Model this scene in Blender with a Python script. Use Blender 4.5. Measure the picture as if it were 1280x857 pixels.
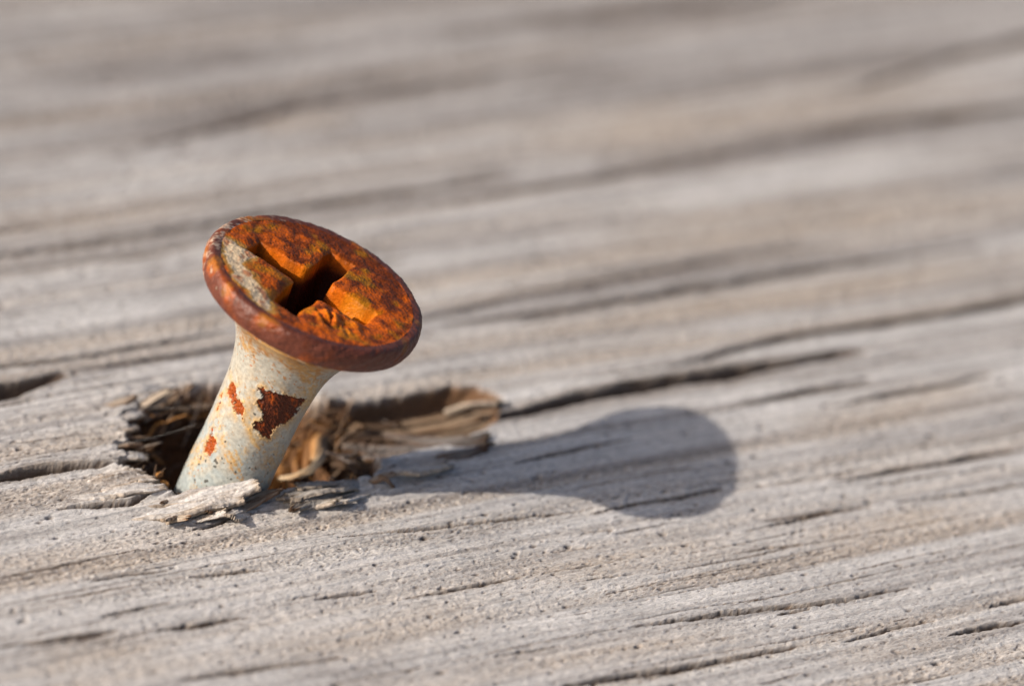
import bpy, math, random
import numpy as np
from mathutils import Matrix, Vector

# everything below is measured in millimetres and scaled to metres when a mesh is made
S = 0.001
scene = bpy.context.scene
for o in list(bpy.data.objects):
    bpy.data.objects.remove(o)
col = scene.collection

# ------------------------------------------------------------------ camera
cam_d = bpy.data.cameras.new('camera')
cam = bpy.data.objects.new('camera', cam_d)
col.objects.link(cam)
scene.camera = cam
CP = Vector((10.5158, -188.1417, 103.4517)) * S
cr = Vector((0.990222, 0.063219, 0.124353)); cu = Vector((-0.139501, 0.448753, 0.882701)); cf = Vector((0.0, 0.891417, -0.453184))
cam.matrix_world = Matrix(((cr.x, cu.x, -cf.x, CP.x), (cr.y, cu.y, -cf.y, CP.y), (cr.z, cu.z, -cf.z, CP.z), (0, 0, 0, 1)))
cam_d.lens = 190.0
cam_d.sensor_width = 36.0
cam_d.clip_start = 0.005
cam_d.clip_end = 100.0
cam_d.dof.use_dof = True
cam_d.dof.focus_distance = 0.2110
cam_d.dof.aperture_fstop = 33.0
cam_d.dof.aperture_blades = 0

# ------------------------------------------------------------------ light
SUN_EL, SUN_AZ = math.radians(28.95), math.radians(205.86)
to_sun = Vector((math.cos(SUN_EL) * math.cos(SUN_AZ), math.cos(SUN_EL) * math.sin(SUN_AZ), math.sin(SUN_EL)))
world = bpy.data.worlds.new('World')
scene.world = world
world.use_nodes = True
wn = world.node_tree
bg = wn.nodes['Background']
sky = wn.nodes.new('ShaderNodeTexSky')
sky.sky_type = 'NISHITA'
sky.sun_disc = False
sky.air_density = 0.8
sky.dust_density = 3.6
sky.ozone_density = 0.6
sky.sun_elevation = SUN_EL
sky.sun_rotation = math.atan2(to_sun.x, to_sun.y) % (2 * math.pi)
wn.links.new(sky.outputs[0], bg.inputs[0])
bg.inputs[1].default_value = 0.108
sun_d = bpy.data.lights.new('sun', 'SUN')
sun = bpy.data.objects.new('sun', sun_d)
col.objects.link(sun)
sun_d.energy = 4.2
sun_d.angle = math.radians(0.55)
sun_d.color = (1.0, 0.91, 0.80)
sun.rotation_euler = to_sun.to_track_quat('Z', 'Y').to_euler()
sun.location = to_sun * 0.5

scene.view_settings.view_transform = 'Standard'
scene.view_settings.look = 'None'
scene.view_settings.gamma = 1.0
scene.view_settings.exposure = 0.42
scene.view_settings.use_curve_mapping = False

# ------------------------------------------------------------------ measured data (grain coordinates: along, across; mm)
CRACKS=[
 ([(12.2, 0.88), (13.83, 1.29), (17.44, 1.6), (19.8, 1.58), (22.26, 1.69), (24.64, 1.61), (27.08, 1.6), (32.16, 1.45)],0.55,0.8,0.15),
 ([(-7.7, 8.98), (-5.43, 9.25), (-3.84, 9.54), (-2.02, 9.97)],0.65,0.8,0.1),
 ([(-10.88, 2.35), (-8.72, 2.51), (-6.56, 2.62), (-4.92, 2.36), (-3.4, 2.2)],0.32,0.9,0.25),
 ([(-7.55, -0.07), (-5.94, -0.34), (-4.46, -0.55), (-2.74, 0.02)],0.13,0.4,0.1),
 ([(-5.34, 3.99), (-4.15, 3.88), (-2.86, 3.61)],0.07,0.3,0.05),
 ([(-7.46, 5.09), (-5.42, 4.91), (-3.64, 4.89)],0.06,0.2,0.0),
 ([(-8.7, -5.45), (-7.16, -5.46), (-5.4, -5.73)],0.13,0.3,0.0),
 ([(-5.03, -6.37), (-3.26, -6.64), (-1.98, -6.88)],0.12,0.3,0.0),
 ([(-1.17, -9.38), (0.14, -9.44), (1.58, -9.54)],0.1,0.35,0.0),
 ([(2.2, -10.39), (4.19, -10.49), (5.62, -10.52), (7.74, -10.52)],0.12,0.4,0.03),
 ([(7.65, -10.49), (10.0, -10.56), (11.82, -10.64)],0.05,0.15,0.0),
 ([(-9.61, -7.91), (-8.09, -7.93), (-6.5, -7.84)],0.14,0.3,0.0),
 ([(-8.05, -9.49), (-6.23, -9.62), (-4.25, -9.66)],0.14,0.3,0.0),
 ([(-14.8, -8.6), (-12.61, -8.86), (-11.0, -8.98), (-9.32, -9.0)],0.2,0.3,0.0),
 ([(-8.83, -12.94), (-5.44, -13.26), (-2.15, -13.54)],0.2,0.35,0.0),
 ([(9.55, -15.23), (11.82, -15.37), (14.34, -15.51), (17.05, -15.98), (19.2, -16.19), (22.21, -16.29)],0.13,0.45,0.04),
 ([(13.14, -15.62), (14.95, -15.72), (17.19, -15.77)],0.06,0.25,0.0),
 ([(18.24, -10.1), (20.35, -10.12), (22.13, -10.09), (24.49, -10.11)],0.13,0.45,0.04),
 ([(25.66, -10.15), (28.27, -10.44), (32.14, -10.72)],0.13,0.4,0.0),
 ([(23.98, -7.93), (27.19, -7.91), (30.37, -8.02), (34.02, -8.12)],0.22,0.3,0.05),
 ([(25.02, -8.75), (27.83, -8.76), (29.76, -8.89)],0.12,0.25,0.0),
 ([(17.28, -18.75), (19.47, -18.6), (21.83, -18.63)],0.12,0.4,0.0),
 ([(21.54, -19.75), (23.27, -19.77), (25.6, -19.78)],0.14,0.45,0.02),
 ([(24.46, -18.42), (26.67, -18.31)],0.11,0.4,0.0),
 ([(4.65, -18.14), (8.14, -18.3), (11.71, -18.42), (15.39, -18.48)],0.16,0.4,0.04),
 ([(11.92, -2.41), (13.87, -2.34), (15.88, -2.21), (18.03, -2.2)],0.11,0.4,0.05),
 ([(12.64, -7.17), (14.8, -7.07), (17.06, -7.12), (19.34, -6.9)],0.07,0.2,0.14),
 ([(1.98, -5.52), (5.29, -6.09), (8.77, -6.44), (12.88, -6.78)],0.06,0.15,0.08),
 ([(-4.09, 20.37), (-0.79, 20.29), (3.72, 20.19), (8.01, 20.26), (12.85, 20.43), (16.93, 20.54), (22.24, 20.47), (25.95, 20.43)],0.22319999999999998,0.42,0.05),
 ([(-8.13, 11.82), (-5.06, 11.5), (-2.28, 11.21), (0.27, 11.15), (3.14, 11.29), (6.58, 11.46)],0.124,0.35,0.05),
 ([(-1.96, 9.96), (1.29, 9.88), (3.31, 9.83), (5.98, 9.89), (9.41, 9.96)],0.124,0.35,0.0),
 ([(15.26, 9.14), (18.68, 8.91), (22.56, 8.64), (27.62, 8.82), (32.7, 8.87), (39.44, 8.62), (43.27, 8.48)],0.22319999999999998,0.42,0.05),
 ([(12.34, 9.39), (16.06, 9.87), (19.96, 10.37), (24.55, 10.54), (31.54, 10.99), (35.49, 11.25)],0.124,0.21,0.05),
 ([(22.59, 2.64), (26.49, 3.22), (30.16, 3.76), (33.46, 3.67), (37.65, 3.55), (43.06, 3.81), (47.13, 4.0)],0.31,0.5599999999999999,0.08),
 ([(23.81, -1.23), (26.96, -1.05), (29.49, -0.95), (30.76, -0.91)],0.22,0.4,0.05),
 ([(27.7, -2.39), (31.03, -2.33), (36.19, -2.16)],0.2,0.4,0.0),
 ([(17.49, 2.97), (21.39, 2.85), (24.18, 2.8)],0.06,0.2,0.0),
 ([(40.96, 20.66), (44.9, 20.5), (49.36, 20.3), (54.91, 20.19), (59.12, 20.11)],0.31,0.42,0.0),
 ([(21.01, 18.97), (24.79, 19.14), (30.03, 19.38), (34.5, 19.62), (38.54, 19.84)],0.186,0.27999999999999997,0.0),
 ([(10.53, 28.32), (14.48, 29.13), (19.83, 30.22), (26.42, 30.6), (31.82, 30.91), (35.91, 31.14)],0.31,0.35,0.0),
 ([(30.58, 35.5), (34.44, 35.29), (39.7, 35.01), (46.02, 34.76), (48.86, 34.78), (53.14, 34.82)],0.31,0.42,0.0),
 ([(45.33, 23.49), (50.22, 24.9), (54.37, 26.1), (59.66, 26.75), (64.41, 27.33)],0.279,0.27999999999999997,0.0),
 ([(-3.11, -3.05), (-2.36, -3.1), (-0.69, -2.52)],0.16,0.5,0.0),
]
STREAKS=[
 ([(6.3, 35.76), (12.5, 35.98), (18.41, 36.14), (25.51, 35.85)],1.44,'d',0.74),
 ([(6.0, 29.43), (12.02, 30.26), (18.59, 31.01), (24.56, 31.12), (32.06, 31.3)],1.44,'d',0.94),
 ([(15.89, 28.3), (19.28, 28.46), (22.32, 28.65)],0.8,'t',0.59),
 ([(24.42, 19.92), (30.34, 19.89), (36.64, 20.22), (43.88, 20.34), (54.08, 19.7)],1.2,'d',0.98),
 ([(33.43, 35.09), (39.7, 35.01), (46.02, 34.76), (50.75, 34.77)],1.32,'d',0.98),
 ([(35.46, 26.73), (41.11, 27.15), (47.48, 27.05), (59.71, 27.5)],1.2,'d',0.81),
 ([(30.21, 28.2), (35.9, 28.87), (40.99, 28.38)],1.8,'d',0.54),
 ([(25.48, 21.71), (33.86, 22.75), (41.07, 22.92), (56.85, 23.54)],1.6,'t',0.59),
 ([(26.06, 24.11), (32.84, 23.92), (39.53, 24.69)],1.2,'t',0.42),
 ([(22.01, 14.49), (28.4, 14.04), (36.81, 13.78), (49.57, 13.45)],1.5,'t',0.59),
 ([(23.45, 16.89), (32.13, 16.58), (41.41, 16.68), (52.04, 16.86)],1.3,'l',0.7),
 ([(1.49, 25.79), (8.33, 25.43), (14.31, 25.36), (21.51, 24.99)],2.0,'l',0.5),
 ([(0.3, 23.34), (5.51, 22.2), (12.76, 22.5)],0.8,'t',0.3),
 ([(-3.9, 14.65), (2.72, 14.49), (6.87, 15.13)],1.6,'l',0.4),
 ([(21.37, 20.39), (26.71, 20.94)],0.96,'d',0.54),
 ([(15.94, 9.67), (21.99, 10.37), (29.68, 10.74), (37.37, 10.71)],1.08,'d',0.74),
 ([(17.68, 7.23), (24.09, 7.17), (32.31, 7.0), (44.91, 6.98)],1.2,'t',0.59),
 ([(15.04, 5.44), (22.69, 4.93), (28.5, 5.04)],0.9,'t',0.34),
 ([(22.86, -3.6), (27.85, -3.38), (32.06, -3.25), (37.84, -2.83)],1.2,'t',0.64),
 ([(18.01, -8.67), (23.96, -8.55), (34.78, -7.06)],0.6,'l',0.4),
 ([(17.16, -11.75), (22.09, -11.91), (25.86, -11.59), (31.44, -11.69)],0.9,'t',0.64),
 ([(4.73, -9.57), (10.1, -10.39), (14.96, -11.02), (19.73, -11.94)],1.0,'t',0.47),
 ([(3.17, -12.24), (8.18, -12.34), (13.75, -12.92)],0.8,'l',0.4),
 ([(-5.78, -11.99), (-0.99, -12.7), (3.02, -12.51), (6.04, -12.26)],1.0,'t',0.47),
 ([(-14.99, -10.34), (-11.08, -10.48), (-6.81, -10.72)],1.2,'t',0.42),
 ([(0.91, -16.12), (5.64, -16.52), (11.23, -16.87), (16.0, -17.55)],0.8,'t',0.47),
 ([(14.47, -19.86), (20.1, -19.9), (25.38, -20.09)],1.2,'t',0.34),
 ([(-5.75, -13.82), (-2.0, -14.51), (1.22, -14.38)],0.72,'d',0.47),
 ([(0.82, -6.32), (6.33, -6.83), (13.57, -7.21)],0.6,'d',0.34),
 ([(-12.77, -3.71), (-8.57, -4.16), (-3.99, -4.72)],0.7,'t',0.3),
 ([(-11.17, -0.39), (-7.02, -1.1), (-2.52, -1.92)],1.2,'l',0.5),
 ([(11.74, -5.25), (15.62, -5.14), (20.41, -4.94)],0.5,'t',0.34),
 ([(10.44, 41.77), (19.07, 42.23)],1.5,'l',0.3),
 ([(7.41, 37.21), (12.89, 38.38), (21.3, 38.37), (30.0, 38.37)],1.3,'t',0.21),
 ([(-7.99, 20.46), (-0.79, 20.29), (3.72, 20.19), (8.01, 20.26), (12.85, 20.43), (16.93, 20.54), (22.24, 20.47), (30.47, 20.37)],0.396,'d',0.7),
 ([(-11.76, 12.19), (-5.06, 11.5), (-2.28, 11.21), (0.27, 11.15), (3.14, 11.29), (10.78, 11.66)],0.35,'d',0.7),
 ([(-5.8, 10.05), (1.29, 9.88), (3.31, 9.83), (5.98, 9.89), (13.6, 10.04)],0.35,'d',0.7),
 ([(11.22, 9.41), (18.68, 8.91), (22.56, 8.64), (27.62, 8.82), (32.7, 8.87), (39.44, 8.62), (47.95, 8.31)],0.396,'d',0.7),
 ([(7.98, 8.82), (16.06, 9.87), (19.96, 10.37), (24.55, 10.54), (31.54, 10.99), (40.32, 11.56)],0.35,'d',0.7),
 ([(18.02, 1.96), (26.49, 3.22), (30.16, 3.76), (33.46, 3.67), (37.65, 3.55), (43.06, 3.81), (52.11, 4.23)],0.55,'d',0.7),
 ([(36.32, 20.86), (44.9, 20.5), (49.36, 20.3), (54.91, 20.19), (64.25, 20.0)],0.55,'d',0.7),
 ([(16.55, 18.76), (24.79, 19.14), (30.03, 19.38), (34.5, 19.62), (43.49, 20.1)],0.35,'d',0.7),
 ([(5.9, 27.38), (14.48, 29.13), (19.83, 30.22), (26.42, 30.6), (31.82, 30.91), (40.9, 31.43)],0.55,'d',0.7),
 ([(26.01, 35.74), (34.44, 35.29), (39.7, 35.01), (46.02, 34.76), (48.86, 34.78), (58.37, 34.85)],0.55,'d',0.7),
 ([(39.63, 21.85), (50.22, 24.9), (54.37, 26.1), (59.66, 26.75), (70.25, 28.05)],0.49500000000000005,'d',0.7),
]
HOLE=[(-3.64, 1.94), (-2.86, 3.61), (-1.85, 5.37), (-0.79, 6.72), (0.57, 7.43), (1.97, 7.28), (4.01, 6.92), (5.6, 5.7), (6.95, 4.2), (7.28, 3.16), (7.34, 1.73), (7.14, 0.39), (6.66, -0.85), (5.69, -1.91), (4.56, -2.22), (3.44, -1.59), (2.01, -1.53), (0.62, -1.75), (-0.78, -1.69), (-2.19, -1.3), (-2.89, -0.47), (-3.2, 0.85)]
GOUGE=[(6.5, 4.27), (8.11, 4.11), (10.04, 4.15), (11.62, 4.23), (12.81, 4.3), (13.98, 3.78), (14.32, 2.51), (13.39, 1.22), (12.04, 0.36), (10.75, -0.21), (9.04, -0.22), (6.85, -0.77), (5.99, 0.34), (5.59, 2.29)]
BLADES=[
 ('splinter',[(-3.65, -4.25, -0.25), (-2.02, -3.66, 0.08), (-0.51, -3.0, 0.36), (0.78, -2.31, 0.55)],1.0,0.28,'lip',-10),
 ('splinter',[(-2.87, -2.94, -0.2), (-1.36, -2.63, 0.2), (0.13, -2.19, 0.6), (1.37, -1.67, 0.95)],0.95,0.32,'lip',6),
 ('splinter',[(-1.27, -3.7, -0.1), (-0.28, -3.15, 0.08), (0.7, -2.35, 0.2)],0.35,0.1,'grey',0),
 ('splinter',[(0.87, -2.12, 0.1), (1.52, -1.45, 0.2), (2.19, -1.06, 0.42)],0.55,0.14,'shard',10),
 ('splinter',[(0.56, -2.65, 0.05), (1.18, -2.06, 0.15), (1.74, -1.42, 0.22)],0.5,0.12,'shard',0),
 ('splinter',[(5.39, 1.0, -0.15), (4.43, -0.16, 0.18), (3.53, -0.86, 0.24), (2.77, -1.49, 0.24)],1.1,0.16,'bark',-6),
 ('splinter',[(5.61, 1.41, -0.15), (4.7, 0.36, 0.2), (3.67, -0.41, 0.34), (2.78, -1.11, 0.36)],1.2,0.16,'bark',8),
 ('splinter',[(4.97, 1.44, -0.2), (4.2, 0.55, 0.2), (3.51, -0.12, 0.38), (2.97, -0.56, 0.42)],0.9,0.12,'bark',14),
 ('splinter',[(4.63, -0.19, -0.1), (3.88, -0.97, 0.1), (3.18, -1.65, 0.14)],0.4,0.1,'grey',0),
 ('splinter',[(5.7, 1.15, 0.15), (6.14, 1.38, 0.35), (6.5, 1.67, 0.4)],0.4,0.14,'shard',0),
 ('splinter',[(6.01, 1.39, 0.4), (6.35, 1.12, 0.38), (6.64, 1.18, 0.1)],0.22,0.08,'brown',20),
 ('splinter',[(6.56, 1.87, 0.3), (7.43, 2.36, 0.25), (8.65, 3.55, 0.1)],0.8,0.2,'grey',-10),
 ('splinter',[(-6.6, -3.45, -0.3), (-5.11, -2.94, 0.02), (-3.92, -2.46, 0.2), (-2.55, -1.75, 0.22)],0.9,0.22,'grey',-6),
 ('splinter',[(-6.12, -2.34, -0.25), (-4.92, -2.01, 0.05), (-3.74, -1.44, 0.26), (-2.94, -1.2, 0.22)],0.9,0.22,'grey',4),
 ('splinter',[(-4.27, 5.16, -0.3), (-3.68, 5.3, 0.2), (-2.99, 5.74, 0.6)],0.34,0.12,'pale',30),
 ('splinter',[(-3.96, 5.42, -0.5), (-3.41, 5.38, 0.05), (-2.69, 6.21, 0.4)],0.28,0.1,'shard',10),
 ('splinter',[(-4.55, 5.23, -0.2), (-4.09, 5.39, 0.2), (-3.7, 5.88, 0.3)],0.3,0.1,'grey',10),
 ('splinter',[(-3.3, 5.97, -0.5), (-2.77, 6.1, 0.0), (-2.17, 6.83, 0.35)],0.36,0.12,'brown',20),
 ('splinter',[(-6.21, 2.86, -0.1), (-5.3, 3.26, 0.02), (-4.4, 3.79, 0.1), (-3.89, 4.49, 0.0)],0.5,0.16,'grey',0),
 ('splinter',[(-6.23, 1.82, -0.1), (-5.18, 2.39, 0.02), (-4.34, 2.87, 0.08), (-3.94, 3.38, -0.05)],0.4,0.14,'grey',10),
 ('splinter',[(-5.64, 1.03, -0.1), (-4.73, 1.39, 0.0), (-4.12, 1.7, 0.04), (-3.64, 2.13, -0.15)],0.45,0.15,'shard',-10),
 ('splinter',[(-5.35, 0.1, -0.1), (-4.59, 0.37, 0.02), (-3.87, 0.71, 0.06), (-3.33, 1.11, -0.1)],0.45,0.16,'grey',5),
 ('splinter',[(-5.83, 4.44, -0.1), (-5.02, 4.84, 0.08), (-4.35, 5.35, 0.25)],0.4,0.14,'shard',0),
 ('splinter',[(4.35, 5.28, -0.7), (6.64, 4.99, -0.4), (8.55, 5.46, -0.2), (9.93, 5.83, 0.05)],0.8,0.22,'slate',15),
 ('splinter',[(5.23, 4.52, -0.6), (7.02, 4.15, -0.3), (8.6, 4.43, -0.05), (9.84, 5.4, 0.0)],0.7,0.18,'slate',0),
 ('splinter',[(5.86, 6.98, -0.8), (7.85, 6.23, -0.35), (9.3, 6.08, 0.0), (10.01, 6.53, 0.1)],0.6,0.18,'slate',20),
 ('splinter',[(4.31, 6.11, -1.0), (5.18, 6.37, -0.7), (6.23, 6.22, -0.6)],0.4,0.16,'dark',0),
 ('splinter',[(3.99, 4.16, -0.9), (5.15, 3.6, -0.6), (6.24, 3.81, -0.35)],0.35,0.14,'dark',30),
 ('splinter',[(3.87, 7.49, -1.2), (5.15, 7.78, -1.0), (6.42, 8.21, -0.8)],0.4,0.14,'dark',40),
 ('splinter',[(4.4, 7.39, -1.1), (4.65, 7.53, -0.8), (4.97, 7.11, -0.6)],0.25,0.1,'tan',30),
 ('splinter',[(8.3, 9.4, -0.6), (9.31, 9.42, -0.15), (10.34, 9.57, 0.05)],0.8,0.25,'pale',-35),
 ('splinter',[(5.47, 8.06, -1.1), (7.37, 8.97, -0.9), (9.27, 9.64, -0.5)],0.3,0.12,'tan',25),
 ('splinter',[(5.83, 7.56, -1.0), (7.75, 8.09, -0.75), (9.65, 8.76, -0.35)],0.35,0.12,'tan',20),
 ('fibre',[(-3.45, 5.56, -1.2), (-3.55, 4.98, -1.5), (-3.31, 4.31, -1.7), (-2.76, 3.46, -1.6)],0.3,0.1,'gold',0),
 ('fibre',[(-4.31, 5.1, -0.5), (-4.07, 4.75, -1.2), (-4.03, 3.42, -1.6)],0.5,0.15,'shard',60),
 ('fibre',[(-3.95, 6.14, -0.8), (-3.92, 5.68, -1.3), (-3.58, 4.97, -1.8)],0.4,0.12,'gold',60),
 ('fibre',[(-3.05, 0.02, -0.6), (-2.78, -0.05, -0.3), (-2.52, 0.11, -0.2)],0.35,0.1,'gold',0),
 ('fibre',[(-2.88, -0.0, -0.6), (-2.39, -0.23, -0.4), (-2.28, -0.66, -0.4)],0.3,0.1,'gold',0),
 ('fibre',[(-3.32, 6.5, -1.0), (-2.39, 6.82, -0.8), (-0.99, 7.56, -0.7)],0.4,0.15,'brown',30),
 ('fibre',[(-3.12, 6.37, -1.2), (-2.04, 6.93, -1.1), (-0.81, 7.68, -1.0)],0.4,0.12,'gold',30),
 ('fibre',[(1.98, 3.25, -1.4), (2.8, 3.1, -1.0), (3.28, 3.67, -0.9), (3.51, 4.71, -0.9), (3.54, 6.12, -1.2)],0.35,0.06,'cream',30),
 ('fibre',[(3.3, 5.03, -1.4), (3.36, 5.92, -1.2), (3.35, 7.16, -1.3)],0.9,0.4,'cream',60),
 ('fibre',[(3.11, 3.82, -1.6), (3.02, 5.68, -1.5), (3.14, 8.02, -1.6), (3.14, 9.26, -1.5)],0.8,0.35,'gold',60),
 ('fibre',[(2.74, 3.37, -1.6), (2.66, 5.25, -1.7), (2.8, 7.42, -1.9)],0.8,0.3,'gold',50),
 ('fibre',[(3.93, 4.65, -0.8), (4.55, 3.77, -0.6), (5.1, 2.92, -0.5)],0.25,0.08,'dark',0),
 ('fibre',[(4.17, 4.06, -1.0), (4.73, 4.7, -0.7), (5.63, 5.67, -0.7)],0.25,0.1,'dark',20),
 ('fibre',[(3.69, 6.58, -1.2), (4.64, 6.02, -0.9), (5.8, 5.58, -0.7)],0.35,0.12,'dark',0),
 ('fibre',[(4.89, 0.71, 0.0), (4.89, 1.21, 0.1), (4.93, 1.71, 0.2)],0.06,0.06,'gold',0),
 ('fibre',[(2.47, -0.32, 0.1), (2.45, -0.29, 0.3), (2.39, -0.27, 0.5)],0.08,0.06,'gold',0),
 ('fibre',[(3.98, 6.59, -1.63), (4.52, 6.12, -1.38), (4.97, 6.96, -1.4)],0.10046302493607054,0.06,'brown',14.09738856290388),
 ('fibre',[(4.39, 7.16, -1.47), (5.22, 6.77, -1.19), (5.99, 7.4, -1.17)],0.07196907585325459,0.06,'dark',-24.060006023771884),
 ('fibre',[(4.87, 8.45, -1.11), (5.62, 8.68, -0.99), (6.46, 7.46, -0.61)],0.12550153517235252,0.06,'slate',4.4621056050760615),
 ('fibre',[(5.19, 5.12, -1.56), (5.55, 4.59, -1.27), (5.87, 4.94, -1.25)],0.1514642778126845,0.06,'dark',2.114851256640982),
 ('fibre',[(4.91, 6.21, -1.36), (5.47, 6.91, -1.35), (6.12, 6.27, -1.12)],0.14875649994064538,0.06,'dark',29.86158703315074),
 ('fibre',[(4.11, 6.57, -1.6), (4.76, 6.35, -1.41), (5.45, 5.3, -1.0)],0.10472103779796116,0.06,'dark',-33.653942285477065),
 ('fibre',[(5.11, 4.51, -1.55), (5.5, 3.82, -1.32), (5.86, 3.24, -1.01)],0.07574470794684064,0.06,'slate',36.16345289717631),
 ('fibre',[(4.26, 4.86, -0.78), (4.87, 4.96, -0.71), (5.46, 5.4, -0.66)],0.07094025537376249,0.06,'dark',19.976280879660074),
 ('fibre',[(3.5, 8.28, -1.66), (4.0, 8.71, -1.56), (4.6, 7.55, -1.08)],0.18656575338558823,0.06,'brown',-2.324878230385764),
 ('fibre',[(4.9, 6.52, -1.02), (5.74, 5.9, -0.73), (6.53, 6.04, -0.51)],0.10526908215921299,0.06,'dark',53.64359028718387),
 ('fibre',[(4.2, 6.39, -0.71), (4.67, 6.4, -0.6), (5.13, 6.3, -0.32)],0.0873248941288178,0.06,'dark',6.62504296967078),
 ('fibre',[(4.6, 6.5, -0.96), (5.4, 5.64, -0.94), (6.15, 4.82, -0.52)],0.19522972545021347,0.06,'dark',22.796934288972707),
 ('fibre',[(4.14, 4.89, -0.86), (4.6, 4.06, -0.62), (5.0, 4.13, -0.7)],0.1756973894201201,0.06,'slate',28.373285036663106),
 ('fibre',[(3.81, 6.39, -1.43), (4.57, 5.45, -1.23), (5.31, 4.68, -1.01)],0.08261291103988454,0.06,'slate',-7.803401537873555),
 ('fibre',[(4.27, 4.7, -1.36), (4.84, 4.32, -1.1), (5.43, 3.91, -1.04)],0.09925361955397503,0.06,'dark',-36.609108500460074),
 ('fibre',[(4.99, 7.12, -1.13), (5.75, 7.61, -1.02), (6.59, 6.68, -0.61)],0.08111942354450762,0.06,'slate',-5.471719511240167),
 ('fibre',[(3.72, 7.15, -1.28), (4.5, 7.05, -1.16), (5.29, 6.37, -0.72)],0.0902797216619867,0.06,'dark',7.735252934148775),
 ('fibre',[(4.94, 5.56, -1.14), (5.53, 5.42, -0.93), (6.2, 4.8, -1.02)],0.1293672617433282,0.06,'slate',56.33660785037415),
 ('fibre',[(4.6, 4.92, -1.58), (5.48, 4.27, -1.57), (6.34, 3.08, -1.08)],0.1365987112380648,0.06,'dark',49.65671649840485),
 ('fibre',[(5.03, 5.47, -0.95), (5.3, 5.71, -0.86), (5.54, 5.98, -0.52)],0.13824533760405724,0.06,'brown',-34.67533756863888),
 ('fibre',[(4.85, 7.67, -0.89), (5.3, 6.74, -0.82), (5.68, 6.46, -0.73)],0.18539288979906896,0.06,'dark',-22.869773924755606),
 ('fibre',[(5.02, 3.58, -0.88), (5.83, 3.0, -0.69), (6.58, 2.93, -0.35)],0.07649114078539283,0.06,'dark',-15.174135514657124),
 ('fibre',[(4.59, 5.42, -0.84), (4.86, 5.96, -0.83), (5.2, 5.66, -0.72)],0.13276568425230703,0.06,'dark',45.44489347392265),
 ('fibre',[(3.74, 6.27, -1.39), (4.3, 5.28, -1.19), (4.85, 4.43, -0.99)],0.11690849612981796,0.06,'dark',58.80227545557641),
 ('fibre',[(4.1, 7.83, -1.13), (4.44, 7.26, -1.0), (4.72, 7.14, -0.71)],0.14037207640286092,0.06,'dark',22.29265100250914),
 ('fibre',[(4.23, 6.35, -1.0), (4.78, 6.59, -0.79), (5.33, 7.02, -0.67)],0.10186082853693049,0.06,'slate',-12.990923602007975),
 ('splinter',[(3.7, -0.47, -0.15), (3.3, -1.19, 0.06), (2.92, -2.39, 0.46)],0.46731334342736053,0.14118252067514958,'shard',-18.92745142275721),
 ('splinter',[(3.04, -1.49, -0.15), (3.76, -1.29, 0.06), (4.49, -1.31, 0.44)],0.39361970450551376,0.13603616586815642,'lip',1.5985664364446812),
 ('splinter',[(5.98, 0.79, -0.15), (5.42, -0.05, 0.06), (4.88, -1.28, 0.43)],0.21177586951066718,0.14924211251600433,'lip',15.972323351907491),
 ('splinter',[(1.28, -2.2, -0.15), (1.0, -2.82, 0.06), (0.74, -3.71, 0.4)],0.4475782244118433,0.15571701866093676,'lip',-10.03089442895828),
 ('splinter',[(-2.35, -4.06, -0.15), (-1.73, -3.94, 0.06), (-1.07, -4.22, 0.41)],0.4790599502404203,0.07550255484514402,'shard',18.47113168387761),
 ('splinter',[(-1.95, -3.27, -0.15), (-1.08, -2.95, 0.06), (-0.19, -2.73, 0.27)],0.3771139137747606,0.13781889784959056,'bark',-12.355198201734074),
 ('splinter',[(4.09, -0.38, -0.15), (3.49, -1.26, 0.06), (2.9, -2.27, 0.31)],0.4499528711972451,0.15703821237724902,'bark',9.541905510576406),
 ('splinter',[(3.79, -0.73, -0.15), (4.4, -0.63, 0.06), (5.02, -0.75, 0.25)],0.3083366200861961,0.14987996580779156,'lip',-20.206963457927724),
 ('splinter',[(3.75, -1.08, -0.15), (4.35, -0.98, 0.06), (4.96, -1.08, 0.38)],0.42065675067706065,0.08318996774185865,'lip',-9.257623577568985),
 ('splinter',[(-1.35, -3.77, -0.15), (-0.5, -3.48, 0.06), (0.35, -3.32, 0.4)],0.45369412282276317,0.12357025315484071,'lip',4.232415550855588),
 ('splinter',[(-0.34, -2.41, -0.15), (-0.03, -2.55, 0.06), (0.31, -3.02, 0.44)],0.256424108319383,0.11343360788880594,'lip',-4.079153764539239),
 ('splinter',[(3.51, -0.81, -0.15), (3.93, -0.86, 0.06), (4.38, -1.37, 0.45)],0.4429168382940211,0.12014091225340455,'bark',24.639473006393395),
 ('splinter',[(-0.62, -2.42, -0.15), (-1.33, -3.39, 0.06), (-2.01, -4.53, 0.34)],0.40966027445157216,0.13078157340164323,'lip',17.694075500284292),
 ('splinter',[(0.47, -1.67, -0.15), (0.06, -2.4, 0.06), (-0.33, -3.45, 0.39)],0.39604577030800714,0.07330835790171028,'shard',-16.514527102895478),
 ('splinter',[(-1.58, -1.77, -0.15), (-1.89, -2.42, 0.06), (-2.21, -3.01, 0.24)],0.19156016911664267,0.11071212449838969,'shard',-24.65581520297223),
 ('splinter',[(1.55, -1.4, -0.15), (1.0, -2.23, 0.06), (0.5, -3.6, 0.39)],0.41755815972170185,0.11409846957909167,'lip',2.217826738511615),
 ('fibre',[(-4.4, 6.39, -1.08), (-3.77, 7.43, -0.98), (-3.13, 8.53, -1.04)],0.15412875451199892,0.06,'shard',27.84283278317693),
 ('fibre',[(-3.8, 4.71, -0.46), (-3.18, 5.79, -0.36), (-2.53, 6.79, -0.42)],0.15444491562346097,0.06,'shard',27.282505010103677),
 ('fibre',[(-3.73, 6.83, -0.81), (-3.18, 7.71, -0.71), (-2.6, 8.23, -0.59)],0.07819797876911935,0.06,'brown',-22.089557967499395),
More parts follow.
